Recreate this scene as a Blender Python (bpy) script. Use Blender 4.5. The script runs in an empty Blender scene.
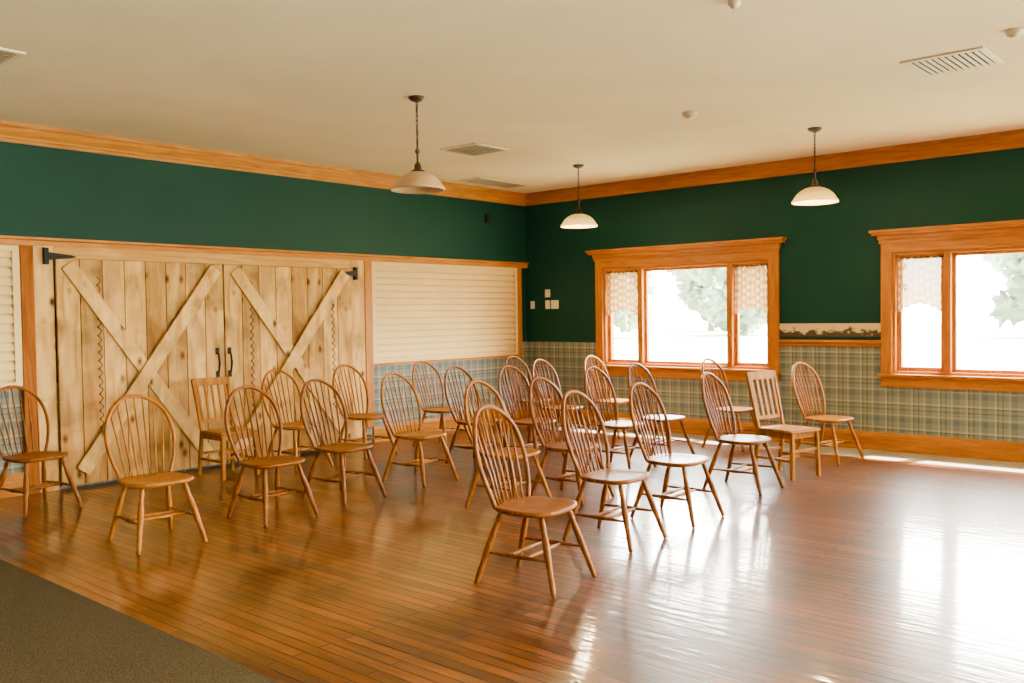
import bpy, bmesh, math, random
from mathutils import Vector, Matrix, noise
random.seed(4)
COL = bpy.context.scene.collection
XW, YW, H = 10.04, 8.57, 3.266

# ------------------------------------------------------------------ materials
def newmat(name):
    m = bpy.data.materials.new(name); m.use_nodes = True
    nt = m.node_tree
    return m, nt, nt.nodes, nt.links, nt.nodes["Principled BSDF"]

def lin(c):
    return tuple(((v/255)/12.92 if v/255 <= .04045 else ((v/255+.055)/1.055)**2.4) for v in c)+(1,)

def plain(name, rgb, rough=.6, metal=0., spec=.5, noise_amt=.06, scale=8):
    m, nt, N, L, b = newmat(name)
    c = lin(rgb)
    nz = N.new("ShaderNodeTexNoise"); nz.inputs["Scale"].default_value = scale; nz.inputs["Detail"].default_value = 3
    tc = N.new("ShaderNodeTexCoord"); L.new(tc.outputs["Object"], nz.inputs["Vector"])
    r = N.new("ShaderNodeValToRGB")
    r.color_ramp.elements[0].position = .3; r.color_ramp.elements[1].position = .7
    r.color_ramp.elements[0].color = tuple(v*(1-noise_amt) for v in c[:3])+(1,)
    r.color_ramp.elements[1].color = tuple(min(1, v*(1+noise_amt)) for v in c[:3])+(1,)
    L.new(nz.outputs["Fac"], r.inputs[0]); L.new(r.outputs[0], b.inputs["Base Color"])
    b.inputs["Roughness"].default_value = rough; b.inputs["Metallic"].default_value = metal
    b.inputs["Specular IOR Level"].default_value = spec
    return m

def wood(name, dark, light, rough=.35, stretch=(14, 14, 1.2), spec=.12, knots=False, planks=None):
    m, nt, N, L, b = newmat(name)
    tc = N.new("ShaderNodeTexCoord"); mp = N.new("ShaderNodeMapping"); mp.inputs["Scale"].default_value = stretch
    vec = tc.outputs["Object"]
    if planks:
        sx = N.new("ShaderNodeSeparateXYZ"); L.new(vec, sx.inputs[0])
        d = N.new("ShaderNodeMath"); d.operation = 'DIVIDE'; d.inputs[1].default_value = planks; L.new(sx.outputs[0], d.inputs[0])
        fl = N.new("ShaderNodeMath"); fl.operation = 'FLOOR'; L.new(d.outputs[0], fl.inputs[0])
        wn = N.new("ShaderNodeTexWhiteNoise"); wn.noise_dimensions = '1D'; L.new(fl.outputs[0], wn.inputs["W"])
        sc = N.new("ShaderNodeVectorMath"); sc.operation = 'SCALE'; sc.inputs["Scale"].default_value = 7; L.new(wn.outputs["Color"], sc.inputs[0])
        ad = N.new("ShaderNodeVectorMath"); ad.operation = 'ADD'; L.new(vec, ad.inputs[0]); L.new(sc.outputs[0], ad.inputs[1])
        vec = ad.outputs[0]
    L.new(vec, mp.inputs[0])
    nz = N.new("ShaderNodeTexNoise"); nz.inputs["Scale"].default_value = 2.2; nz.inputs["Detail"].default_value = 6; nz.inputs["Distortion"].default_value = .9
    L.new(mp.outputs[0], nz.inputs["Vector"])
    r = N.new("ShaderNodeValToRGB"); r.color_ramp.elements[0].position = .32; r.color_ramp.elements[1].position = .66
    r.color_ramp.elements[0].color = lin(dark); r.color_ramp.elements[1].color = lin(light)
    L.new(nz.outputs["Fac"], r.inputs[0]); out = r.outputs[0]
    if knots:   # broad mottled staining
        ns = N.new("ShaderNodeTexNoise"); ns.inputs["Scale"].default_value = 1.6; ns.inputs["Detail"].default_value = 6; ns.inputs["Distortion"].default_value = 1.2; L.new(vec, ns.inputs["Vector"])
        rs = N.new("ShaderNodeValToRGB"); rs.color_ramp.elements[0].position = .36; rs.color_ramp.elements[1].position = .58
        rs.color_ramp.elements[0].color = (.56, .54, .54, 1); rs.color_ramp.elements[1].color = (1.06, 1.04, 1, 1)
        L.new(ns.outputs["Fac"], rs.inputs[0])
        mx = N.new("ShaderNodeMix"); mx.data_type = 'RGBA'; mx.blend_type = 'MULTIPLY'; mx.inputs[0].default_value = 1
        L.new(out, mx.inputs[6]); L.new(rs.outputs[0], mx.inputs[7]); out = mx.outputs[2]
    if planks:
        mx = N.new("ShaderNodeMix"); mx.data_type = 'RGBA'; mx.blend_type = 'MULTIPLY'; mx.inputs[0].default_value = 1
        rr = N.new("ShaderNodeValToRGB"); rr.color_ramp.elements[0].color = (.6, .54, .44, 1); rr.color_ramp.elements[1].color = (1.0, 1.0, 1.0, 1)
        L.new(wn.outputs["Value"], rr.inputs[0]); L.new(out, mx.inputs[6]); L.new(rr.outputs[0], mx.inputs[7]); out = mx.outputs[2]
    if knots:
        vo = N.new("ShaderNodeTexVoronoi"); vo.inputs["Scale"].default_value = 3.6; vo.inputs["Randomness"].default_value = 1
        mp2 = N.new("ShaderNodeMapping"); mp2.inputs["Scale"].default_value = (1.5, 1.5, .9); L.new(vec, mp2.inputs[0]); L.new(mp2.outputs[0], vo.inputs["Vector"])
        kr = N.new("ShaderNodeValToRGB"); kr.color_ramp.elements[0].position = .06; kr.color_ramp.elements[1].position = .2
        kr.color_ramp.elements[0].color = (1, 1, 1, 1); kr.color_ramp.elements[1].color = (0, 0, 0, 1)
        L.new(vo.outputs["Distance"], kr.inputs[0])
        mx = N.new("ShaderNodeMix"); mx.data_type = 'RGBA'; L.new(kr.outputs[0], mx.inputs[0]); L.new(out, mx.inputs[6]); mx.inputs[7].default_value = lin((80, 44, 18)); out = mx.outputs[2]
    L.new(out, b.inputs["Base Color"])
    b.inputs["Roughness"].default_value = rough; b.inputs["Specular IOR Level"].default_value = spec
    return m

M_green = plain("green_wall_paint", (12, 50, 43), .6, spec=.12, scale=1.5)
M_ceil = plain("ceiling_paint", (244, 230, 192), .9, spec=.1, scale=1)
M_trimX = wood("amber_varnished_wood_along_x", (150, 88, 14), (184, 118, 28), .45, (1.2, 14, 14))
M_trimY = wood("amber_varnished_wood_along_y", (144, 82, 12), (176, 108, 22), .45, (14, 1.2, 14))
M_trimZ = wood("amber_varnished_wood_along_z", (146, 84, 12), (180, 112, 22), .45, (14, 14, 1.2))
M_pineP = wood("knotty_pine_planks", (178, 128, 66), (222, 180, 108), .7, (5, 5, .8), .05, True, .209)
M_pine = wood("knotty_pine_board", (190, 142, 76), (226, 184, 112), .7, (4, 4, 1.0), .05, True)
M_pineX = wood("pine_header", (176, 124, 58), (208, 160, 88), .7, (.8, 9, 9), .05, False)
M_post = wood("dark_orange_post", (112, 58, 8), (142, 80, 18), .6, (12, 12, 1), .05)
M_slat = plain("cream_slat_paint", (228, 198, 134), .7, spec=.1, scale=2)
M_black = plain("black_iron", (18, 16, 16), .6, .2, spec=.2)
M_scal = plain("dark_brown_mark", (84, 60, 36), .8, spec=.1)
M_bronze = plain("aged_bronze", (56, 32, 18), .5, .4)
M_plate = plain("switch_plate_cream", (214, 204, 176), .5)
M_vent = plain("vent_cream_metal", (222, 214, 190), .5)
M_ventg = plain("vent_grey_louvre", (140, 126, 100), .5)
M_ventd = plain("vent_gap_shade", (50, 44, 34), .8)
M_dark = plain("dark_plastic", (22, 28, 26), .7, spec=.1)
M_leaf = plain("haze_paled_leaf", (214, 236, 224), .8, noise_amt=.3, scale=1.2)  # pale leaf colour carries the bright haze and soft glow
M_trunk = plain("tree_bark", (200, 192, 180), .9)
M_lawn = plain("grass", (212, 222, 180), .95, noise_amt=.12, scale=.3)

M_ch = {
 'honey': wood("honey_chair_wood", (112, 62, 6), (162, 98, 13), .36, (9, 9, 3), .12),
 'brown': wood("red_brown_chair_wood", (86, 42, 5), (130, 72, 10), .36, (9, 9, 3), .12),
 'pale': wood("pale_oak_chair_wood", (118, 70, 12), (158, 102, 24), .5, (9, 9, 2), .06),
}

# plaid wallpaper
def plaid():
    m, nt, N, L, b = newmat("plaid_wallpaper")
    tc = N.new("ShaderNodeTexCoord"); sx = N.new("ShaderNodeSeparateXYZ"); L.new(tc.outputs["Object"], sx.inputs[0])
    a = N.new("ShaderNodeMath"); a.operation = 'ADD'; L.new(sx.outputs[0], a.inputs[0]); L.new(sx.outputs[1], a.inputs[1])
    def ramp(src, off):
        d = N.new("ShaderNodeMath"); d.operation = 'MULTIPLY_ADD'; d.inputs[1].default_value = 1/.27; d.inputs[2].default_value = off+50; L.new(src, d.inputs[0])
        f = N.new("ShaderNodeMath"); f.operation = 'FRACT'; L.new(d.outputs[0], f.inputs[0])
        r = N.new("ShaderNodeValToRGB"); cr = r.color_ramp; cr.interpolation = 'CONSTANT'
        cream, sage, slate, dk = (.36, .33, .24, 1), (.18, .185, .145, 1), (.085, .115, .12, 1), (.05, .07, .065, 1)
        st = [(0, cream), (.08, sage), (.30, slate), (.50, sage), (.55, cream), (.60, sage), (.76, dk), (.82, sage), (.94, dk)]
        cr.elements[0].position = 0; cr.elements[0].color = st[0][1]
        cr.elements[1].position = st[1][0]; cr.elements[1].color = st[1][1]
        for p, c in st[2:]:
            e = cr.elements.new(p); e.color = c
        L.new(f.outputs[0], r.inputs[0]); return r.outputs[0]
    mx = N.new("ShaderNodeMix"); mx.data_type = 'RGBA'; mx.blend_type = 'MIX'; mx.inputs[0].default_value = .5
    L.new(ramp(a.outputs[0], 0), mx.inputs[6]); L.new(ramp(sx.outputs[2], .1), mx.inputs[7])
    L.new(mx.outputs[2], b.inputs["Base Color"]); b.inputs["Roughness"].default_value = .7; b.inputs["Specular IOR Level"].default_value = .12
    return m
M_plaid = plaid()

def floor_mat():
    m, nt, N, L, b = newmat("varnished_strip_floor")
    tc = N.new("ShaderNodeTexCoord"); sx = N.new("ShaderNodeSeparateXYZ"); L.new(tc.outputs["Object"], sx.inputs[0])
    cb = N.new("ShaderNodeCombineXYZ"); L.new(sx.outputs[1], cb.inputs[0]); L.new(sx.outputs[0], cb.inputs[1])
    br = N.new("ShaderNodeTexBrick"); L.new(cb.outputs[0], br.inputs["Vector"])
    br.offset = .37; br.offset_frequency = 2; br.squash = 1
    br.inputs["Scale"].default_value = 1; br.inputs["Brick Width"].default_value = 1.15; br.inputs["Row Height"].default_value = .072
    br.inputs["Mortar Size"].default_value = .0055; br.inputs["Mortar Smooth"].default_value = .3; br.inputs["Bias"].default_value = 0
    br.inputs["Color1"].default_value = lin((110, 59, 13)); br.inputs["Color2"].default_value = lin((58, 28, 7)); br.inputs["Mortar"].default_value = lin((8, 4, 2))
    mp = N.new("ShaderNodeMapping"); mp.inputs["Scale"].default_value = (22, 1.3, 1); L.new(tc.outputs["Object"], mp.inputs[0])
    nz = N.new("ShaderNodeTexNoise"); nz.inputs["Scale"].default_value = 2; nz.inputs["Detail"].default_value = 6; L.new(mp.outputs[0], nz.inputs["Vector"])
    r = N.new("ShaderNodeValToRGB"); r.color_ramp.elements[0].position = .3; r.color_ramp.elements[1].position = .7
    r.color_ramp.elements[0].color = (.45, .43, .4, 1); r.color_ramp.elements[1].color = (1.35, 1.3, 1.15, 1)
    L.new(nz.outputs["Fac"], r.inputs[0])
    mx = N.new("ShaderNodeMix"); mx.data_type = 'RGBA'; mx.blend_type = 'MULTIPLY'; mx.inputs[0].default_value = 1
    L.new(br.outputs["Color"], mx.inputs[6]); L.new(r.outputs[0], mx.inputs[7])
    n2 = N.new("ShaderNodeTexNoise"); n2.inputs["Scale"].default_value = 1.5; n2.inputs["Detail"].default_value = 4; n2.inputs["Roughness"].default_value = .5; L.new(tc.outputs["Object"], n2.inputs["Vector"])
    r2 = N.new("ShaderNodeValToRGB"); r2.color_ramp.elements[0].position = .34; r2.color_ramp.elements[1].position = .66
    r2.color_ramp.elements[0].color = (.6, .58, .56, 1); r2.color_ramp.elements[1].color = (1.55, 1.5, 1.45, 1)
    L.new(n2.outputs["Fac"], r2.inputs[0])
    m2 = N.new("ShaderNodeMix"); m2.data_type = 'RGBA'; m2.blend_type = 'MULTIPLY'; m2.inputs[0].default_value = 1
    L.new(mx.outputs[2], m2.inputs[6]); L.new(r2.outputs[0], m2.inputs[7]); L.new(m2.outputs[2], b.inputs["Base Color"])
    b.inputs["Roughness"].default_value = .34
    b.inputs["Specular IOR Level"].default_value = .3
    b.inputs["Coat Weight"].default_value = .8; b.inputs["Coat IOR"].default_value = 1.5; b.inputs["Coat Roughness"].default_value = .09
    bp = N.new("ShaderNodeBump"); bp.inputs["Strength"].default_value = .75; bp.inputs["Distance"].default_value = .003
    ad = N.new("ShaderNodeMath"); ad.operation = 'MULTIPLY_ADD'; ad.inputs[1].default_value = -1.2
    n3 = N.new("ShaderNodeTexNoise"); n3.inputs["Scale"].default_value = 5; mp3 = N.new("ShaderNodeMapping"); mp3.inputs["Scale"].default_value = (4.5, .5, 1)
    L.new(tc.outputs["Object"], mp3.inputs[0]); L.new(mp3.outputs[0], n3.inputs["Vector"])
    L.new(br.outputs["Fac"], ad.inputs[0]); L.new(n3.outputs["Fac"], ad.inputs[2])
    L.new(ad.outputs[0], bp.inputs["Height"]); L.new(bp.outputs[0], b.inputs["Normal"]); L.new(bp.outputs[0], b.inputs["Coat Normal"])
    return m
M_floor = floor_mat()

def carpet_mat(name, c1, c2):
    m, nt, N, L, b = newmat(name)
    tc = N.new("ShaderNodeTexCoord")
    n = N.new("ShaderNodeTexNoise"); n.inputs["Scale"].default_value = 90; n.inputs["Detail"].default_value = 4; L.new(tc.outputs["Object"], n.inputs["Vector"])
    r = N.new("ShaderNodeValToRGB"); r.color_ramp.elements[0].position = .3; r.color_ramp.elements[1].position = .7
    r.color_ramp.elements[0].color = lin(c1); r.color_ramp.elements[1].color = lin(c2)
    L.new(n.outputs["Fac"], r.inputs[0]); L.new(r.outputs[0], b.inputs["Base Color"])
    b.inputs["Roughness"].default_value = 1; b.inputs["Specular IOR Level"].default_value = .05
    bp = N.new("ShaderNodeBump"); bp.inputs["Strength"].default_value = .4; bp.inputs["Distance"].default_value = .01
    L.new(n.outputs["Fac"], bp.inputs["Height"]); L.new(bp.outputs[0], b.inputs["Normal"])
    return m
M_carpet = carpet_mat("grey_brown_carpet", (50, 42, 28), (78, 67, 48))
M_strip = carpet_mat("sun_paled_carpet", (128, 118, 100), (170, 160, 140))  # sun strip's brightness put into the carpet colour

def glass_mat():
    m, nt, N, L, b = newmat("window_glass"); N.remove(b)
    o = N["Material Output"]; t = N.new("ShaderNodeBsdfTransparent"); g = N.new("ShaderNodeBsdfGlossy"); g.inputs["Roughness"].default_value = .02
    mx = N.new("ShaderNodeMixShader"); mx.inputs[0].default_value = .04
    L.new(t.outputs[0], mx.inputs[1]); L.new(g.outputs[0], mx.inputs[2]); L.new(mx.outputs[0], o.inputs[0]); return m
M_glass = glass_mat()

def curtain_mat():
    m, nt, N, L, b = newmat("sheer_checked_lace"); N.remove(b)
    o = N["Material Output"]; tc = N.new("ShaderNodeTexCoord")
    ck = N.new("ShaderNodeTexChecker"); ck.inputs["Scale"].default_value = 22; L.new(tc.outputs["Object"], ck.inputs["Vector"])
    ck.inputs["Color1"].default_value = lin((186, 152, 98)); ck.inputs["Color2"].default_value = lin((142, 104, 56))
    t = N.new("ShaderNodeBsdfTransparent"); tr = N.new("ShaderNodeBsdfTranslucent"); d = N.new("ShaderNodeBsdfDiffuse")
    L.new(ck.outputs["Color"], tr.inputs[0]); L.new(ck.outputs["Color"], d.inputs[0])
    m1 = N.new("ShaderNodeMixShader"); m1.inputs[0].default_value = .8; L.new(tr.outputs[0], m1.inputs[1]); L.new(d.outputs[0], m1.inputs[2])
    m2 = N.new("ShaderNodeMixShader"); m2.inputs[0].default_value = .97; L.new(t.outputs[0], m2.inputs[1]); L.new(m1.outputs[0], m2.inputs[2])
    L.new(m2.outputs[0], o.inputs[0]); return m
M_curt = curtain_mat()

def shade_mat(name, e, c1, c2):
    m, nt, N, L, b = newmat(name)
    tc = N.new("ShaderNodeTexCoord"); n = N.new("ShaderNodeTexNoise"); n.inputs["Scale"].default_value = 6; n.inputs["Distortion"].default_value = 1; L.new(tc.outputs["Object"], n.inputs["Vector"])
    r = N.new("ShaderNodeValToRGB"); r.color_ramp.elements[0].color = lin(c1); r.color_ramp.elements[1].color = lin(c2); r.color_ramp.elements[0].position = .3
    L.new(n.outputs["Fac"], r.inputs[0]); L.new(r.outputs[0], b.inputs["Base Color"]); b.inputs["Roughness"].default_value = .35; b.inputs["Specular IOR Level"].default_value = .2
    if e > 0:
        sx = N.new("ShaderNodeSeparateXYZ"); L.new(tc.outputs["Object"], sx.inputs[0])
        mr = N.new("ShaderNodeMapRange"); mr.inputs[1].default_value = 0; mr.inputs[2].default_value = .11; mr.inputs[3].default_value = e; mr.inputs[4].default_value = e*.25
        L.new(sx.outputs[2], mr.inputs[0]); b.inputs["Emission Color"].default_value = (1, .62, .12, 1); L.new(mr.outputs[0], b.inputs["Emission Strength"])
    return m
M_shade_on = shade_mat("lit_alabaster_glass", 2.6, (170, 124, 60), (206, 166, 96)); M_shade_off = shade_mat("dim_alabaster_glass", .02, (176, 138, 100), (212, 184, 144))
def bulb_mat(e):
    m, nt, N, L, b = newmat("bulb_glow"); b.inputs["Emission Color"].default_value = (1, .75, .4, 1); b.inputs["Emission Strength"].default_value = e; return m
M_bulb = bulb_mat(25)

def frieze_mat():
    m, nt, N, L, b = newmat("wildlife_border_paper")
    tc = N.new("ShaderNodeTexCoord"); mp = N.new("ShaderNodeMapping"); mp.inputs["Scale"].default_value = (1, 9, 13); L.new(tc.outputs["Object"], mp.inputs[0])
    n = N.new("ShaderNodeTexNoise"); n.inputs["Scale"].default_value = 1.2; n.inputs["Detail"].default_value = 5; L.new(mp.outputs[0], n.inputs["Vector"])
    sx = N.new("ShaderNodeSeparateXYZ"); L.new(tc.outputs["Object"], sx.inputs[0])
    mr = N.new("ShaderNodeMapRange"); mr.inputs[1].default_value = 1.23; mr.inputs[2].default_value = 1.38; mr.inputs[3].default_value = .28; mr.inputs[4].default_value = -.2; L.new(sx.outputs[2], mr.inputs[0])
    a = N.new("ShaderNodeMath"); a.operation = 'ADD'; L.new(n.outputs["Fac"], a.inputs[0]); L.new(mr.outputs[0], a.inputs[1])
    r = N.new("ShaderNodeValToRGB"); cr = r.color_ramp; cr.elements[0].position = .5; cr.elements[0].color = lin((206, 182, 136)); cr.elements[1].position = .62; cr.elements[1].color = lin((60, 48, 32))
    e = cr.elements.new(.56); e.color = lin((136, 112, 72)); L.new(a.outputs[0], r.inputs[0]); L.new(r.outputs[0], b.inputs["Base Color"]); b.inputs["Roughness"].default_value = .7
    return m
M_frieze = frieze_mat()

# ------------------------------------------------------------------ mesh helpers
def box(bm, x0, x1, y0, y1, z0, z1, mi=0, bev=0):
    M = Matrix.Translation(((x0+x1)/2, (y0+y1)/2, (z0+z1)/2)) @ Matrix.Diagonal((abs(x1-x0), abs(y1-y0), abs(z1-z0), 1))
    r = bmesh.ops.create_cube(bm, size=1, matrix=M)
    fs = set(f for v in r['verts'] for f in v.link_faces)
    for f in fs: f.material_index = mi
    if bev:
        es = list(set(e for v in r['verts'] for e in v.link_edges))
        rr = bmesh.ops.bevel(bm, geom=es, offset=bev, segments=2, affect='EDGES', profile=.7)
        for f in rr['faces']: f.material_index = mi
def beam(bm, a, b, w, t, up=(0, 1, 0), mi=0, bev=0):
    a, b = Vector(a), Vector(b); d = (b-a); l = d.length; z = d.normalized(); y = Vector(up); x = y.cross(z).normalized(); y = z.cross(x)
    M = Matrix((x, y, z)).transposed().to_4x4(); M.translation = (a+b)/2
    r = bmesh.ops.create_cube(bm, size=1, matrix=M @ Matrix.Diagonal((w, t, l, 1)))
    if bev:
        es = list(set(e for v in r['verts'] for e in v.link_edges))
        bmesh.ops.bevel(bm, geom=es, offset=bev, segments=2, affect='EDGES')
def tube(bm, pts, rad, n=8, sy=1.0, closed=False):
    pts = [Vector(p) for p in pts]; rings = []; prev = None
    if not hasattr(rad, '__len__'): rad = [rad]*len(pts)
    for i, p in enumerate(pts):
        if closed: t = (pts[(i+1) % len(pts)]-pts[i-1]).normalized()
        else: t = (pts[min(i+1, len(pts)-1)]-pts[max(i-1, 0)]).normalized()
        if prev is None:
            ref = Vector((0, 1, 0)) if abs(t.y) < .9 else Vector((1, 0, 0)); u = (ref-t*ref.dot(t)).normalized()
        else: u = (prev-t*prev.dot(t)).normalized()
        prev = u; v = t.cross(u)
        rings.append([bm.verts.new(p+rad[i]*(math.cos(2*math.pi*k/n)*u*sy+math.sin(2*math.pi*k/n)*v)) for k in range(n)])
    m = len(rings)
    for i in range(m if closed else m-1):
        A, B = rings[i], rings[(i+1) % m]
        for k in range(n):
            f = bm.faces.new((A[k], A[(k+1) % n], B[(k+1) % n], B[k])); f.smooth = True
    if not closed:
        bm.faces.new(rings[0][::-1]); bm.faces.new(rings[-1])
def lathe(bm, prof, n=32, c=(0, 0, 0), closeb=False):
    rings = []
    for r, z in prof:
        rings.append([bm.verts.new((c[0]+r*math.cos(2*math.pi*k/n), c[1]+r*math.sin(2*math.pi*k/n), c[2]+z)) for k in range(n)])
    for A, B in zip(rings, rings[1:]):
        for k in range(n):
            f = bm.faces.new((A[k], A[(k+1) % n], B[(k+1) % n], B[k])); f.smooth = True
    if closeb:
        bm.faces.new(rings[0][::-1]); bm.faces.new(rings[-1])
def mesh(name, bm, mats):
    bmesh.ops.recalc_face_normals(bm, faces=bm.faces)
    me = bpy.data.meshes.new(name); bm.to_mesh(me); bm.free()
    for m in (mats if isinstance(mats, (list, tuple)) else [mats]): me.materials.append(m)
    return me
def obj(name, bm, mats, parent=None, label=None, category=None, kind=None, link=True, group=None, loc=None):
    o = bpy.data.objects.new(name, mesh(name, bm, mats) if bm else None)
    if link: COL.objects.link(o)
    if parent: o.parent = parent
    if label: o["label"] = label
    if category: o["category"] = category
    if kind: o["kind"] = kind
    if group: o["group"] = group
    if loc: o.location = loc
    return o
def S(name, bm, mats, label, cat): return obj(name, bm, mats, label=label, category=cat, kind="structure")
def extrude(bm, prof, axis, a, b):
    """prof: (out, z) points; axis 'x' (north wall) or 'y' (east wall)"""
    def P(t, o, z): return (t, YW-o, z) if axis == 'x' else (XW-o, t, z)
    A = [bm.verts.new(P(a, *p)) for p in prof]; B = [bm.verts.new(P(b, *p)) for p in prof]; n = len(prof)
    for k in range(n): bm.faces.new((A[k], A[(k+1) % n], B[(k+1) % n], B[k]))
    bm.faces.new(A[::-1]); bm.faces.new(B)

# ------------------------------------------------------------------ room shell
X0, Y0 = -3.0, -4.0
bm = bmesh.new(); box(bm, 2.17, 9.42, Y0, YW+.02, -.1, 0)
S("floor", bm, M_floor, "glossy worn reddish-brown narrow strip wood floor", "floor")
bm = bmesh.new(); box(bm, X0, 2.17, Y0, YW+.02, -.1, .002)
S("floor.001", bm, M_carpet, "grey-brown carpet beside the wood floor", "carpet")
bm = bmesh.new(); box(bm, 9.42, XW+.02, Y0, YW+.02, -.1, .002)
S("floor.002", bm, M_strip, "carpet strip below the windows, paled to show sunlight", "carpet")
bm = bmesh.new(); box(bm, X0, XW+.2, Y0, YW+.2, H, H+.1)
S("ceiling", bm, M_ceil, "flat cream painted ceiling", "ceiling")
# north wall
bm = bmesh.new()
box(bm, X0, XW+.2, YW, YW+.2, .97, H, 0); box(bm, X0, 9.84, YW, YW+.2, 0, .97, 1); box(bm, 9.84, XW+.2, YW, YW+.2, 0, .97, 1)
box(bm, 9.86, XW, YW-.003, YW, .97, 1.14, 1)
S("wall_north", bm, [M_green, M_plaid], "dark green wall with plaid wallpaper wainscot", "wall")
# east wall with openings
W = [(4.80, 7.20), (.93, 3.40)]; ZA, ZB = .84, 2.14
bm = bmesh.new()
solid = [(7.20, YW), (3.40, 4.80), (-.6, .93), (Y0, -3.2)]
for a, b in solid:
    box(bm, XW, XW+.2, a, b, 1.14, H, 0); box(bm, XW, XW+.2, a, b, 0, 1.14, 1)
for a, b in W:
    box(bm, XW, XW+.2, a, b, ZB, H, 0); box(bm, XW, XW+.2, a, b, 0, ZA, 1)
box(bm, XW, XW+.2, -3.2, -.6, 2.15, H, 0)
S("wall_east", bm, [M_green, M_plaid], "dark green wall with plaid wainscot and windows", "wall")
# crown
crown = [(0, 3.10), (.012, 3.10), (.016, 3.125), (.024, 3.135), (.026, 3.15), (.06, 3.20), (.07, 3.225), (.085, 3.232), (.088, H), (0, H)]
bm = bmesh.new(); extrude(bm, crown, 'x', X0, XW); S("trim_1", bm, M_trimX, "varnished wood crown moulding", "crown moulding")
bm = bmesh.new(); extrude(bm, crown, 'y', Y0, YW); S("trim_2", bm, M_trimY, "varnished wood crown moulding", "crown moulding")
# header trim along north wall
bm = bmesh.new(); extrude(bm, [(0, 2.205), (.03, 2.205), (.03, 2.25), (.05, 2.26), (.05, 2.28), (0, 2.28)], 'x', X0, XW)
S("trim_3", bm, M_trimX, "varnished wood picture rail", "wood trim")
# baseboards
bb = [(0, 0), (.03, 0), (.03, .025), (.022, .03), (.022, .165), (.012, .2), (0, .2)]
bm = bmesh.new(); extrude(bm, bb, 'y', Y0, YW); S("baseboard_east", bm, M_trimY, "varnished wood baseboard", "baseboard")
bm = bmesh.new(); extrude(bm, bb, 'x', X0, 3.14); extrude(bm, bb, 'x', 7.13, XW); S("baseboard_north", bm, M_trimX, "varnished wood baseboard", "baseboard")
# posts and jambs around barn doors
bm = bmesh.new(); box(bm, 3.15, 3.26, YW-.05, YW, 0, 2.205, 0, .004); S("trim_4", bm, M_post, "dark orange wood post", "wood trim")
bm = bmesh.new(); box(bm, 3.26, 3.43, YW-.04, YW, 0, 2.205, 0, .003); S("trim_5", bm, M_pine, "knotty pine door jamb", "door jamb")
bm = bmesh.new(); box(bm, 6.79, 7.01, YW-.04, YW, 0, 2.205, 0, .003); S("trim_6", bm, M_pine, "knotty pine door jamb", "door jamb")
bm = bmesh.new(); box(bm, 3.43, 6.79, YW-.04, YW, 2.10, 2.205, 0, .003); S("trim_7", bm, M_pineX, "pine header board over barn doors", "door header")
bm = bmesh.new(); box(bm, 7.01, 7.12, YW-.05, YW, .2, 2.205, 0, .004); S("trim_8", bm, M_trimZ, "varnished wood casing", "wood trim")
bm = bmesh.new(); box(bm, 9.80, 9.88, YW-.05, YW, .93, 2.205, 0, .004); S("trim_9", bm, M_trimZ, "varnished wood casing", "wood trim")
# chair rail + frieze
bm = bmesh.new(); extrude(bm, [(0, 1.13), (.02, 1.13), (.025, 1.165), (.05, 1.175), (.05, 1.20), (0, 1.20)], 'y', 3.52, 4.69)
S("trim_10", bm, M_trimY, "varnished wood chair rail between windows", "chair rail")
bm = bmesh.new(); box(bm, XW-.006, XW, 3.52, 4.69, 1.235, 1.385)
S("trim_11", bm, [M_frieze], "wallpaper border with dark wildlife silhouettes", "wallpaper border")

# slat panels (roll-up shutters)
def shutter(x0, x1, z0, z1, lab):
    e = obj("roll_shutter", None, None, label=lab, category="shutter", loc=((x0+x1)/2, YW, z0))
    cx = (x0+x1)/2; w = (x1-x0)/2; h = z1-z0
    bm = bmesh.new()
    for a in ((-w, -w+.06, 0, h), (w-.06, w, 0, h), (-w+.06, w-.06, 0, .04), (-w+.06, w-.06, h-.05, h)):
        box(bm, a[0], a[1], -.045, -.001, a[2], a[3], 0, .003)
    obj("frame", bm, M_slat, e)
    bm = bmesh.new(); n = 14; p = (h-.09)/n; pr = []
    for i in range(n):
        z = .04+i*p; pr += [(-.004, z), (-.004, z+.022), (-.04, z+.026), (-.022, z+p*.99)]
    pr += [(-.004, h-.05)]
    A = [bm.verts.new((-w+.06, y, z)) for y, z in pr]; B = [bm.verts.new((w-.06, y, z)) for y, z in pr]
    for k in range(len(pr)-1): bm.faces.new((A[k], B[k], B[k+1], A[k+1]))
    obj("slat_curtain", bm, M_slat, e)
shutter(7.125, 9.795, .965, 2.2, "cream horizontal-slat roll shutter in a wood frame")
shutter(.9, 3.145, .965, 2.2, "cream horizontal-slat roll shutter beside the barn doors")
bm = bmesh.new(); box(bm, 7.12, 9.80, YW-.045, YW, .935, .965, 0, .003); S("trim_12", bm, M_trimX, "thin wood ledge below shutter", "wood trim")
bm = bmesh.new(); box(bm, .9, 3.15, YW-.045, YW, .935, .965, 0, .003); S("trim_13", bm, M_trimX, "thin wood ledge below shutter", "wood trim")

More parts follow.
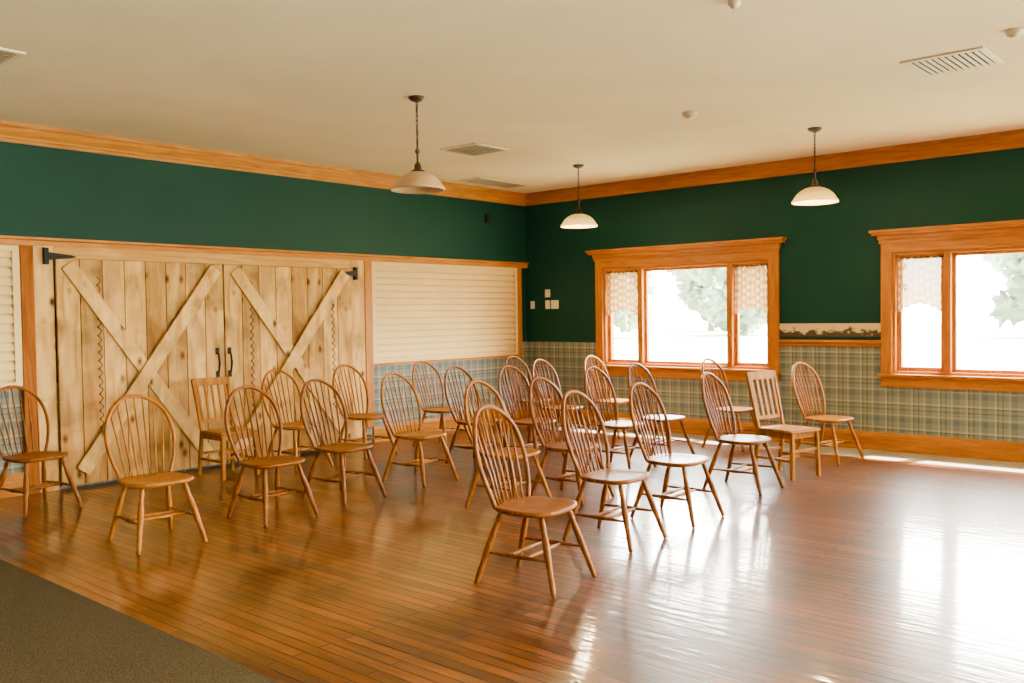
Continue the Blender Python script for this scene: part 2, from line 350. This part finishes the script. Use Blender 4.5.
# ------------------------------------------------------------------ barn doors
def barn_door(n, x0, x1, hinge_left):
    z0, z1 = .03, 2.095; yb = YW-.05; w = x1-x0
    e = obj("door_%d" % n, None, None, label="knotty pine barn door with diagonal X brace", category="door", kind="structure", loc=(x0, yb, z0))
    h = z1-z0
    bm = bmesh.new(); k = 8; pw = w/k
    for i in range(k): box(bm, i*pw+.004, (i+1)*pw-.004, -.03, 0, 0, h, 0, .004)
    box(bm, 0.01, w-.01, -.015, .01, .01, h-.01)
    obj("plank_panel", bm, M_pineP, e)
    def brace(a, b, y):
        bm = bmesh.new(); beam(bm, (a[0], y, a[1]), (b[0], y, b[1]), .135, .022, bev=.003)
        return obj("brace", bm, M_pine, e)
    hi = h-.05
    if hinge_left:
        brace((.10, hi), (w-.22, .12), -.042); brace((w-.1, hi), (.18, .12), -.0645)
    else:
        brace((.12, hi), (w-.12, .12), -.042); brace((w-.12, hi), (.1, .12), -.0645)
    for sx_ in ([.36] if hinge_left else [.30, w-.30]):
        bm = bmesh.new()
        z = .35
        while z < h-.2:
            tube(bm, [(sx_+.035*math.sin(math.pi*t/8), -.033, z+.075*t/8) for t in range(9)], .0045, 5)
            tube(bm, [(sx_-.002, -.033, z), (sx_+.02, -.033, z+.004)], .004, 5)
            z += .078
        obj("scalloped_trim", bm, M_scal, e)
    hx = w-.085 if hinge_left else .045
    bm = bmesh.new(); zc = 1.05
    tube(bm, [(hx, -.032, zc-.11), (hx, -.06, zc-.09), (hx, -.075, zc), (hx, -.06, zc+.09), (hx, -.032, zc+.11)], [.01, .01, .013, .01, .01], 8)
    for s in (-1, 1):
        box(bm, hx-.022, hx+.022, -.036, -.03, zc+s*.12-.035, zc+s*.12+.035, 0, .003)
    obj("handle", bm, M_black, e, label="black iron pull handle")
    bm = bmesh.new(); s = 1 if hinge_left else -1; bx = 0 if hinge_left else w
    zh = h+.02 if hinge_left else h-.05
    box(bm, bx-s*.075 - .02, bx-s*.075+.02, -.034, .01, zh-.075, zh+.075, 0, .003)
    yv = -.038
    pts = [(bx-s*.06, zh-.035), (bx+s*.14, zh-.014), (bx+s*.19, zh), (bx+s*.14, zh+.014), (bx-s*.06, zh+.035)]
    A = [bm.verts.new((p[0], yv, p[1])) for p in pts]; B = [bm.verts.new((p[0], yv+.008, p[1])) for p in pts]
    bm.faces.new(A); bm.faces.new(B[::-1])
    for i in range(5): bm.faces.new((A[i], A[(i+1) % 5], B[(i+1) % 5], B[i]))
    obj("strap_hinge", bm, M_black, e, label="black iron strap hinge")
barn_door(1, 3.435, 5.105, True); barn_door(2, 5.115, 6.785, False)

# ------------------------------------------------------------------ windows
def window(n, y0, y1, m0, m1):
    e = obj("window_%d" % n, None, None, label="wood-framed three-part window with projecting cornice", category="window", kind="structure", loc=(XW, y0, ZA))
    w = y1-y0; h = ZB-ZA
    bm = bmesh.new()
    for a, b in ((-.115, 0), (w, w+.115)): box(bm, -.03, 0, a, b, -.12, h+.1, 0, .003)
    for a, b in ((0, .03), (w-.03, w)): box(bm, 0, .19, a, b, 0, h)
    obj("casing", bm, M_trimZ, e)
    bm = bmesh.new()
    box(bm, -.03, 0, 0, w, h, h+.1); box(bm, 0, .19, .03, w-.03, h-.03, h); box(bm, 0, .19, .03, w-.03, 0, .03)
    obj("head_and_jamb", bm, M_trimY, e)
    bm = bmesh.new()
    box(bm, -.045, 0, -.13, w+.13, h+.1, h+.14, 0, .003); box(bm, -.06, 0, -.14, w+.14, h+.14, h+.185, 0, .004); box(bm, -.10, 0, -.19, w+.19, h+.185, h+.215, 0, .004); box(bm, -.12, 0, -.21, w+.21, h+.215, h+.245, 0, .004)
    obj("cornice", bm, M_trimY, e)
    bm = bmesh.new()
    box(bm, -.07, 0.0, -.14, w+.14, -.03, 0, 0, .005); box(bm, -.032, 0, -.115, w+.115, -.14, -.03, 0, .003)
    obj("sill", bm, M_trimY, e)
    bm = bmesh.new()
    for c in (m0-y0, m1-y0): box(bm, -.0, .15, c-.035, c+.035, .03, h-.03, 0, .003)
    obj("mullion", bm, M_trimZ, e)
    xs = [.03, m0-y0-.035, m0-y0+.035, m1-y0-.035, m1-y0+.035, w-.03]
    for i in range(3):
        a, b = xs[2*i], xs[2*i+1]; t = .045 if i != 1 else .035
        bm = bmesh.new()
        box(bm, .06, .11, a, a+t, .03, h-.03, 0, .003); box(bm, .06, .11, b-t, b, .03, h-.03, 0, .003)
        box(bm, .06, .11, a+t, b-t, .03, .03+t, 0, .003); box(bm, .06, .11, a+t, b-t, h-.03-t, h-.03, 0, .003)
        s = obj("sash", bm, M_trimZ, e)
        bm = bmesh.new(); vs = [bm.verts.new(p) for p in ((.085, a+t, .03+t), (.085, b-t, .03+t), (.085, b-t, h-.03-t), (.085, a+t, h-.03-t))]; bm.faces.new(vs)
        obj("window_pane", bm, M_glass, s)
window(1, W[0][0], W[0][1], 5.33, 6.62); window(2, W[1][0], W[1][1], 1.5, 2.85)
bm = bmesh.new()  # out-of-view door opening, added as a daylight source
for a, b in ((-3.2, -3.1), (-.7, -.6), (-1.95, -1.85)): box(bm, XW-.02, XW+.15, a, b, 0, 2.15)
box(bm, XW-.02, XW+.15, -3.1, -.7, 2.05, 2.15)
S("door_3", bm, M_trimZ, "unseen wood-framed door opening added to admit daylight", "door")

def curtain(y0, y1, z0, z1, lab):
    e = obj("curtain", None, None, label=lab, category="curtain", group="short sheer curtains on the side panes", loc=(XW+.03, (y0+y1)/2, z1))
    w = (y1-y0)/2
    bm = bmesh.new(); n = 80; m = 10; g = []
    for j in range(m+1):
        r = []
        for i in range(n+1):
            u = i/n; y = (-w+2*w*u)*(1-.05*math.sin(j/m*math.pi))
            z = -(z1-z0)*j/m*(1-.16*math.sin(u*math.pi)) - (.014*abs(math.sin(u*math.pi*6)) if j == m else 0)
            r.append(bm.verts.new((.02*math.sin(u*math.pi*14+.5*math.sin(j*.7)), y, z)))
        g.append(r)
    for j in range(m):
        for i in range(n):
            f = bm.faces.new((g[j][i], g[j][i+1], g[j+1][i+1], g[j+1][i])); f.smooth = True
    obj("fabric", bm, M_curt, e)
    bm = bmesh.new(); tube(bm, [(0, -w-.01, 0), (0, w+.01, 0)], .008, 8); obj("rod", bm, M_bronze, e, label="thin bronze curtain rod")
for a, b in ((6.67, 7.16), (4.84, 5.28), (2.90, 3.36)):
    curtain(a, b, 1.5, 2.08, "short sheer checked lace curtain on a window pane")

# ------------------------------------------------------------------ outside
bm = bmesh.new(); box(bm, XW+.22, 140, -90, 120, -.52, -.50); obj("lawn", bm, M_lawn, label="sunlit pale green lawn outside the windows", category="lawn", kind="stuff")
def tree(x, y, s):
    e = obj("tree", None, None, label="leafy green deciduous tree on the lawn", category="tree", group="trees across the lawn", loc=(x, y, -.5))
    bm = bmesh.new(); tube(bm, [(0, 0, 0), (.1, 0, s*.15), (0, .1, s*.5)], [s*.03, s*.022, s*.015], 10); obj("trunk", bm, M_trunk, e)
    bm = bmesh.new()
    for k in range(60):
        a = random.uniform(0, 6.28); hh = random.uniform(.12, .95); rr = .34*math.sqrt(max(.02, 1-((hh-.5)/.5)**2))*random.uniform(.3, 1)
        c = Vector((rr*math.cos(a)*s, rr*math.sin(a)*s*1.1, hh*s)); r = random.uniform(.05, .10)*s
        q = bmesh.ops.create_icosphere(bm, subdivisions=3, radius=r, matrix=Matrix.Translation(c))
        for v in q['verts']: v.co += (v.co-c)*1.4*noise.noise(v.co*3.1)
    for f in bm.faces: f.smooth = True
    obj("canopy", bm, M_leaf, e)
for x, y, s in ((62, 44, 9), (74, 38, 12), (64, 24, 8), (72, 14, 11), (60, 8, 7), (90, 50, 13)): tree(x, y, s)

# ------------------------------------------------------------------ ceiling things
def vent(x, y, sx, sy, lab, nl=7, mat=None, z=H, lw=.028, d=.014):
    e = obj("ceiling_vent", None, None, label=lab, category="air vent", loc=(x, y, z))
    bm = bmesh.new(); t = .035; a, b = sx/2, sy/2
    box(bm, -a, -a+t, -b, b, -d, 0, 0, .003); box(bm, a-t, a, -b, b, -d, 0, 0, .003)
    box(bm, -a+t, a-t, -b, -b+t, -d, 0, 0, .003); box(bm, -a+t, a-t, b-t, b, -d, 0, 0, .003)
    obj("frame", bm, M_vent, e)
    bm = bmesh.new(); box(bm, -a+t, a-t, -b+t, b-t, -.002, 0); obj("gap_shade_plate", bm, M_ventd, e)  # dark sheet paints in the shade between the louvres
    bm = bmesh.new()
    for i in range(nl):
        c = -b+t+(i+.5)*(2*b-2*t)/nl
        box(bm, -a+t, a-t, c-lw/2, c+lw/2, -d-.003, -d+.001)
    obj("louvre", bm, mat or M_vent, e)
vent(6.92, 6.59, .52, .52, "square ceiling air diffuser with dark louvres", 8, M_ventg, lw=.022)
vent(8.82, 8.05, .95, .36, "long ceiling return grille with dark louvres", 9, M_ventg, lw=.014)
vent(6.90, 1.93, .52, .54, "square cream metal ceiling air diffuser", 11, lw=.025)
vent(2.12, 6.50, .52, .52, "square cream metal ceiling air diffuser", 8, M_ventg, lw=.03)
def detector(name, x, y, r, lab, cat):
    bm = bmesh.new(); lathe(bm, [(0.001, 0), (r, 0), (r, -.02), (r*.85, -.032), (r*.6, -.035), (r*.55, -.045), (.001, -.045)], 24)
    obj(name, bm, M_plate, label=lab, category=cat, loc=(x, y, H))
detector("smoke_detector", 7.02, 4.09, .065, "small round cream ceiling smoke detector", "smoke detector")
detector("ceiling_speaker", 6.40, 1.42, .05, "small round white ceiling fixture", "ceiling fixture")
detector("sprinkler_head", 4.68, 2.44, .035, "small round ceiling sprinkler head", "sprinkler")

def pendant(x, y, zb, on, lab):
    e = obj("pendant_lamp", None, None, label=lab, category="pendant lamp", group="pendant lamps with alabaster bowl shades", loc=(x, y, zb))
    top = H-zb
    bm = bmesh.new(); lathe(bm, [(.001, top), (.065, top), (.065, top-.012), (.045, top-.03), (.015, top-.04), (.001, top-.045)], 24); obj("canopy", bm, M_bronze, e)
    bm = bmesh.new(); zt = top-.04; zc = .40; nl = int((zt-zc)/.034)
    for i in range(nl):
        z = zc+(i+.5)*(zt-zc)/nl; h = (zt-zc)/nl*.66
        ax = (1, 0) if i % 2 else (0, 1)
        tube(bm, [(ax[0]*.009*math.cos(a), ax[1]*.009*math.cos(a), z+h*math.sin(a)) for a in [2*math.pi*k/10 for k in range(10)]], .003, 5, closed=True)
    tube(bm, [(0.006, 0, zc), (-.006, .004, (zc+zt)/2), (.004, 0, zt)], .0025, 5)
    obj("chain", bm, M_bronze, e)
    bm = bmesh.new(); lathe(bm, [(.001, .41), (.008, .40), (.008, .33), (.02, .315), (.02, .30), (.009, .285), (.009, .225), (.022, .21), (.028, .19), (.03, .165), (.055, .155), (.06, .14), (.001, .138)], 20)
    obj("stem", bm, M_bronze, e)
    R = .215
    prof = [(.05, .145), (.09, .135), (.13, .115), (.165, .085), (.19, .05), (.2, .03), (.213, .018), (R, .0), (R-.006, 0), (.195, .025), (.183, .048), (.158, .08), (.125, .108), (.088, .127), (.045, .137)]
    bm = bmesh.new(); lathe(bm, prof, 40); obj("lamp_shade", bm, M_shade_on if on else M_shade_off, e)
    bm = bmesh.new(); lathe(bm, [(.001, .125), (.014, .12), (.016, .10), (.03, .07), (.03, .05), (.018, .035), (.001, .03)], 16); obj("bulb", bm, M_bulb if on else M_plate, e)
    if on:
        l = bpy.data.lights.new("bulb_light", 'POINT'); l.energy = 75; l.color = (1, .74, .4); l.shadow_soft_size = .04
        lo = bpy.data.objects.new("bulb_light", l); COL.objects.link(lo); lo.parent = e; lo.location = (0, 0, -.06)
pendant(4.96, 5.35, 2.53, False, "bronze pendant lamp with unlit white glass bowl shade")
pendant(8.52, 6.45, 2.55, True, "bronze pendant lamp with glowing white glass bowl shade")
pendant(8.45, 3.58, 2.56, True, "bronze pendant lamp with glowing white glass bowl shade")

# wall plates
def plate(name, y, z, w, h, lab, cat):
    e = obj(name, None, None, label=lab, category=cat, loc=(XW, y, z))
    bm = bmesh.new(); box(bm, -.01, 0, -w/2, w/2, -h/2, h/2, 0, .003); obj("cover_plate", bm, M_plate, e)
    bm = bmesh.new(); box(bm, -.018, -.01, -w*.14, w*.14, -h*.16, h*.16, 0, .002); obj("toggle", bm, M_vent, e)
plate("light_switch", 8.45, 1.67, .07, .11, "small cream light switch on green wall", "light switch")
plate("thermostat", 8.17, 1.83, .09, .11, "small cream thermostat on green wall", "thermostat")
plate("light_switch", 8.17, 1.67, .08, .12, "small cream light switch on green wall", "light switch")
plate("light_switch", 8.04, 1.67, .13, .12, "wide cream double light switch plate", "light switch")
e = obj("wall_speaker", None, None, label="small dark box mounted high on green wall", category="wall box", loc=(9.22, YW, 2.86))
bm = bmesh.new(); box(bm, -.04, .04, -.03, 0, -.06, .06, 0, .004); obj("housing", bm, M_dark, e)
bm = bmesh.new(); box(bm, -.03, .03, -.034, -.03, -.045, .045); obj("grille", bm, M_black, e)

# ------------------------------------------------------------------ chairs
HA = .236
def hoop_pt(t):
    """t 0..1 round the bow; returns x, h above seat"""
    hb, a, b = .27, HA, .285
    seg = .22
    if t < seg:
        s = t/seg; return -(.172+(a-.172)*math.sin(s*math.pi/2)), hb*s
    if t > 1-seg:
        s = (1-t)/seg; return (.172+(a-.172)*math.sin(s*math.pi/2)), hb*s
    s = (t-seg)/(1-2*seg)*math.pi
    return -a*math.cos(s), hb+b*math.sin(s)**.93
SEATZ = .445; LEAN = .27
def hoop3(t):
    x, h = hoop_pt(t)
    base = .17-.025*(min(abs(x), .2)/.2)**2
    return (x, base+LEAN*h+.05*h*h, SEATZ-.01+h)
def windsor_template(mat):
    parts = []
    bm = bmesh.new(); n = 48
    def ring(s, z, dish=0):
        r = []
        for k in range(n):
            a = 2*math.pi*k/n; c, si = math.cos(a), math.sin(a); p = 2/2.9
            x = math.copysign(abs(c)**p, c)*.228; y = math.copysign(abs(si)**p, si)*.215
            x *= 1-.08*(y/.212)
            r.append(bm.verts.new((x*s, y*s, z)))
        return r
    rs = [ring(.80, SEATZ-.036), ring(.94, SEATZ-.028), ring(1, SEATZ-.014), ring(.985, SEATZ-.002), ring(.93, SEATZ), ring(.8, SEATZ-.004), ring(.5, SEATZ-.012), ring(.2, SEATZ-.014)]
    for A, B in zip(rs, rs[1:]):
        for k in range(n):
            f = bm.faces.new((A[k], A[(k+1) % n], B[(k+1) % n], B[k])); f.smooth = True
    bm.faces.new(rs[0][::-1]); bm.faces.new(rs[-1])
    parts.append(("seat", mesh("seat", bm, mat), None))
    bm = bmesh.new(); N_ = 48
    tube(bm, [hoop3(i/N_) for i in range(N_+1)], .0135, 8); parts.append(("backrest", mesh("backrest", bm, mat), None))
    for i in range(7):
        s = (i-3)/3; xb = s*.125
        xt = s*.185; best = min((abs(hoop_pt(t/200)[0]-xt), t/200) for t in range(50, 151))[1]
        tp = Vector(hoop3(best)); bt = Vector((xb, .178-.02*s*s, SEATZ-.015))
        md = bt.lerp(tp, .35)+Vector((0, -.004, 0))
        bm = bmesh.new(); tube(bm, [bt, bt.lerp(tp, .15), md, bt.lerp(tp, .7), tp], [.005, .0065, .0085, .0062, .0048], 7)
        parts.append(("spindle", mesh("spindle", bm, mat), "backrest"))
    feet = {}
    for sx_, sy_ in ((-1, -1), (1, -1), (-1, 1), (1, 1)):
        tp = Vector((sx_*.145, sy_*.135, SEATZ-.03)); ft = Vector((sx_*(.232 if sy_ < 0 else .22), -.262 if sy_ < 0 else .262, 0.003))
        feet[(sx_, sy_)] = (tp, ft)
        prof = [(0, .014), (.06, .015), (.12, .0175), (.15, .014), (.17, .0185), (.19, .014), (.3, .019), (.45, .021), (.6, .019), (.68, .0165), (.70, .0195), (.72, .0155), (.8, .0175), (.93, .0145), (1, .0135)]
        bm = bmesh.new(); tube(bm, [tp.lerp(ft, t) for t, r in prof], [r for t, r in prof], 9)
        parts.append(("leg", mesh("leg", bm, mat), None))
    def lp(k, t): return feet[k][0].lerp(feet[k][1], t)
    def stretch(a, b):
        bm = bmesh.new(); pr = [(0, .008), (.1, .009), (.35, .012), (.46, .0155), (.5, .0165), (.54, .0155), (.65, .012), (.9, .009), (1, .008)]
        tube(bm, [a.lerp(b, t) for t, r in pr], [r for t, r in pr], 8); parts.append(("stretcher", mesh("stretcher", bm, mat), None))
    for s in (-1, 1): stretch(lp((s, -1), .56), lp((s, 1), .56))
    A0, A1 = lp((-1, -1), .56), lp((-1, 1), .56); B0, B1 = lp((1, -1), .56), lp((1, 1), .56)
    stretch(A0.lerp(A1, .36), B0.lerp(B1, .36)); stretch(A0.lerp(A1, .62), B0.lerp(B1, .62))
    return parts
def slat_template(mat, nslat, sw, hgt):
    parts = []
    bm = bmesh.new(); 
    r = bmesh.ops.create_cube(bm, size=1, matrix=Matrix.Translation((0, -.005, SEATZ-.013)) @ Matrix.Diagonal((.43, .42, .03, 1)))
    for v in bm.verts:
        if v.co.y > 0: v.co.x *= .88
    bmesh.ops.bevel(bm, geom=list(bm.edges), offset=.012, segments=3, affect='EDGES')
    parts.append(("seat", mesh("seat", bm, mat), None))
    def backy(z): return .195+(.0 if z < SEATZ else (z-SEATZ)*.24)
    for s in (-1, 1):
        bm = bmesh.new(); beam(bm, (s*.175, -.185, SEATZ-.03), (s*.185, -.2, 0.003), .036, .036, bev=.005); parts.append(("leg", mesh("leg", bm, mat), None))
        bm = bmesh.new(); beam(bm, (s*.172, .19, SEATZ), (s*.18, .245, 0.003), .032, .036, bev=.005); parts.append(("leg", mesh("leg", bm, mat), None))
    bm = bmesh.new()
    for s in (-1, 1): beam(bm, (s*.172, backy(SEATZ)-.005, SEATZ-.02), (s*.19, backy(hgt), hgt), .03, .028, bev=.004)
    beam(bm, (-.2, backy(hgt-.03), hgt-.03), (.2, backy(hgt-.03), hgt-.03), .022, .075, (0, .2, 1), bev=.005)
    beam(bm, (-.175, backy(.56), .53), (.175, backy(.56), .53), .018, .035, (0, .2, 1), bev=.003)
    parts.append(("backrest", mesh("backrest", bm, mat), None))
    for i in range(nslat):
        x = (i-(nslat-1)/2)*(.30/(nslat-1))
        bm = bmesh.new(); beam(bm, (x*.95, backy(.53), .53), (x, backy(hgt-.05), hgt-.05), sw, .01, bev=.002)
        parts.append(("slat", mesh("slat", bm, mat), "backrest"))
    for s in (-1, 1):
        bm = bmesh.new(); beam(bm, (s*.18, -.195, .17), (s*.177, .225, .17), .016, .022, (0, 0, 1)); parts.append(("stretcher", mesh("stretcher", bm, mat), None))
    for y, z in ((-.19, .26), (.218, .22), (.0, .17)):
        bm = bmesh.new(); beam(bm, (-.178, y, z), (.178, y, z), .016, .024, (0, 0, 1)); parts.append(("stretcher", mesh("stretcher", bm, mat), None))
    bm = bmesh.new(); box(bm, -.17, .17, -.185, -.165, SEATZ-.075, SEATZ-.025); box(bm, -.165, .165, .17, .19, SEATZ-.075, SEATZ-.025)
    for q in (-1, 1): box(bm, q*.17-.009, q*.17+.009, -.17, .175, SEATZ-.075, SEATZ-.025)
    parts.append(("apron", mesh("apron", bm, mat), None))
    return parts
T = {'honey': windsor_template(M_ch['honey']), 'brown': windsor_template(M_ch['brown']),
     'slat': slat_template(M_ch['pale'], 5, .022, .94), 'wide': slat_template(M_ch['pale'], 5, .036, .95)}
def put_chair(kind, x, y, rot, lab, s=1.0):
    nm = "windsor_chair" if kind in ('honey', 'brown') else "slat_back_chair"
    e = bpy.data.objects.new(nm, None); e.empty_display_size = .1
    e.location = (x, y, 0.001); e.rotation_euler = (0, 0, math.radians(rot)); e.scale = (s, s, s)
    e["label"] = lab; e["category"] = "chair"; e["group"] = "bow-back chairs in rows" if nm[0] == 'w' else "square-back chairs among the rows"
    COL.objects.link(e); d = {}
    for n_, me, par in T[kind]:
        o = bpy.data.objects.new(n_, me); o.parent = d[par] if par else e; d.setdefault(n_, o); COL.objects.link(o)
LH = "honey-brown bow-back wooden chair with spindle back"
LB = "reddish-brown bow-back wooden chair with spindle back"
chairs = [
 ('brown', 2.95, 7.80, 8, "reddish-brown bow-back chair beside the cream shutter"),
 ('honey', 3.03, 5.96, -4, LH), ('slat', 4.79, 7.93, 0, "honey-brown square-back wooden chair beside barn doors"),
 ('brown', 3.97, 5.98, 0, LB), ('honey', 5.48, 7.78, 4, LH), ('brown', 4.78, 6.14, 5, LB), ('honey', 6.43, 7.86, 3, LH),
 ('honey', 5.71, 6.20, 5, LH), ('honey', 7.42, 7.65, 3, LH), ('brown', 6.80, 6.48, 3, LB), ('honey', 5.38, 4.80, 3, LH),
 ('brown', 3.96, 3.34, 8, "reddish-brown bow-back chair alone on open floor"), ('brown', 8.87, 7.5, 0, LB), ('brown', 7.12, 6.02, 0, LB), ('brown', 8.37, 6.62, 2, LB),
 ('brown', 5.96, 4.62, 3, LB), ('brown', 5.03, 3.54, 4, LB), ('honey', 9.36, 6.6, 0, LH), ('brown', 7.42, 5.14, 2, LB),
 ('brown', 8.12, 5.10, 0, LB), ('brown', 5.87, 3.56, 2, LB), ('honey', 9.3, 4.9, -3, LH), ('brown', 7.15, 3.68, 3, LB),
 ('wide', 8.0, 3.66, -14, "pale oak square-back chair with flat slats"), ('honey', 9.03, 3.70, -10, LH)]
for c in chairs: put_chair(*c)

# ------------------------------------------------------------------ light
sun = bpy.data.lights.new("sun", 'SUN'); sun.energy = 90; sun.angle = math.radians(1); sun.color = (1, .95, .84)
so = bpy.data.objects.new("sun", sun); COL.objects.link(so); so.rotation_euler = Vector((-.42, .12, -.93)).to_track_quat('-Z', 'Y').to_euler()
w = bpy.data.worlds.new("sky"); bpy.context.scene.world = w; w.use_nodes = True; N = w.node_tree.nodes; L = w.node_tree.links; bg = N["Background"]
tc = N.new("ShaderNodeTexCoord"); sx = N.new("ShaderNodeSeparateXYZ"); L.new(tc.outputs["Generated"], sx.inputs[0])
def MR(src, a, b, c, d):
    q = N.new("ShaderNodeMapRange"); q.inputs[1].default_value = a; q.inputs[2].default_value = b; q.inputs[3].default_value = c; q.inputs[4].default_value = d
    L.new(src, q.inputs[0]); return q.outputs[0]
def ADD(a, b):
    q = N.new("ShaderNodeMath"); q.operation = 'ADD'; L.new(a, q.inputs[0]); L.new(b, q.inputs[1]); return q.outputs[0]
# bright hazy sky to the east; dimmer elsewhere; fill added from south and below
st = ADD(ADD(MR(sx.outputs[0], .1, .6, .08, 110), MR(sx.outputs[1], 0, -.9, 0, .6)), MR(sx.outputs[2], 0, -.25, 0, .8))
L.new(st, bg.inputs["Strength"])
r = N.new("ShaderNodeValToRGB"); r.color_ramp.elements[0].color = (1, .93, .74, 1); r.color_ramp.elements[1].color = (1, .98, .88, 1); r.color_ramp.elements[0].position = .3
L.new(sx.outputs[0], r.inputs[0]); L.new(r.outputs[0], bg.inputs["Color"])

# ------------------------------------------------------------------ camera
cam = bpy.data.cameras.new("camera"); co = bpy.data.objects.new("camera", cam); COL.objects.link(co)
yaw, pit, rol = map(math.radians, (41.43, 1.671, -.8))
F = Vector((math.cos(yaw)*math.cos(pit), math.sin(yaw)*math.cos(pit), -math.sin(pit))); R = Vector((math.sin(yaw), -math.cos(yaw), 0)); U = R.cross(F)
R2 = math.cos(rol)*R+math.sin(rol)*U; U2 = -math.sin(rol)*R+math.cos(rol)*U
Mx = Matrix((R2, U2, -F)).transposed().to_4x4(); Mx.translation = (0, 0, 1.53)
co.matrix_world = Mx; cam.sensor_width = 36; cam.lens = 909.39*36/1024; cam.clip_end = 500
bpy.context.scene.camera = co
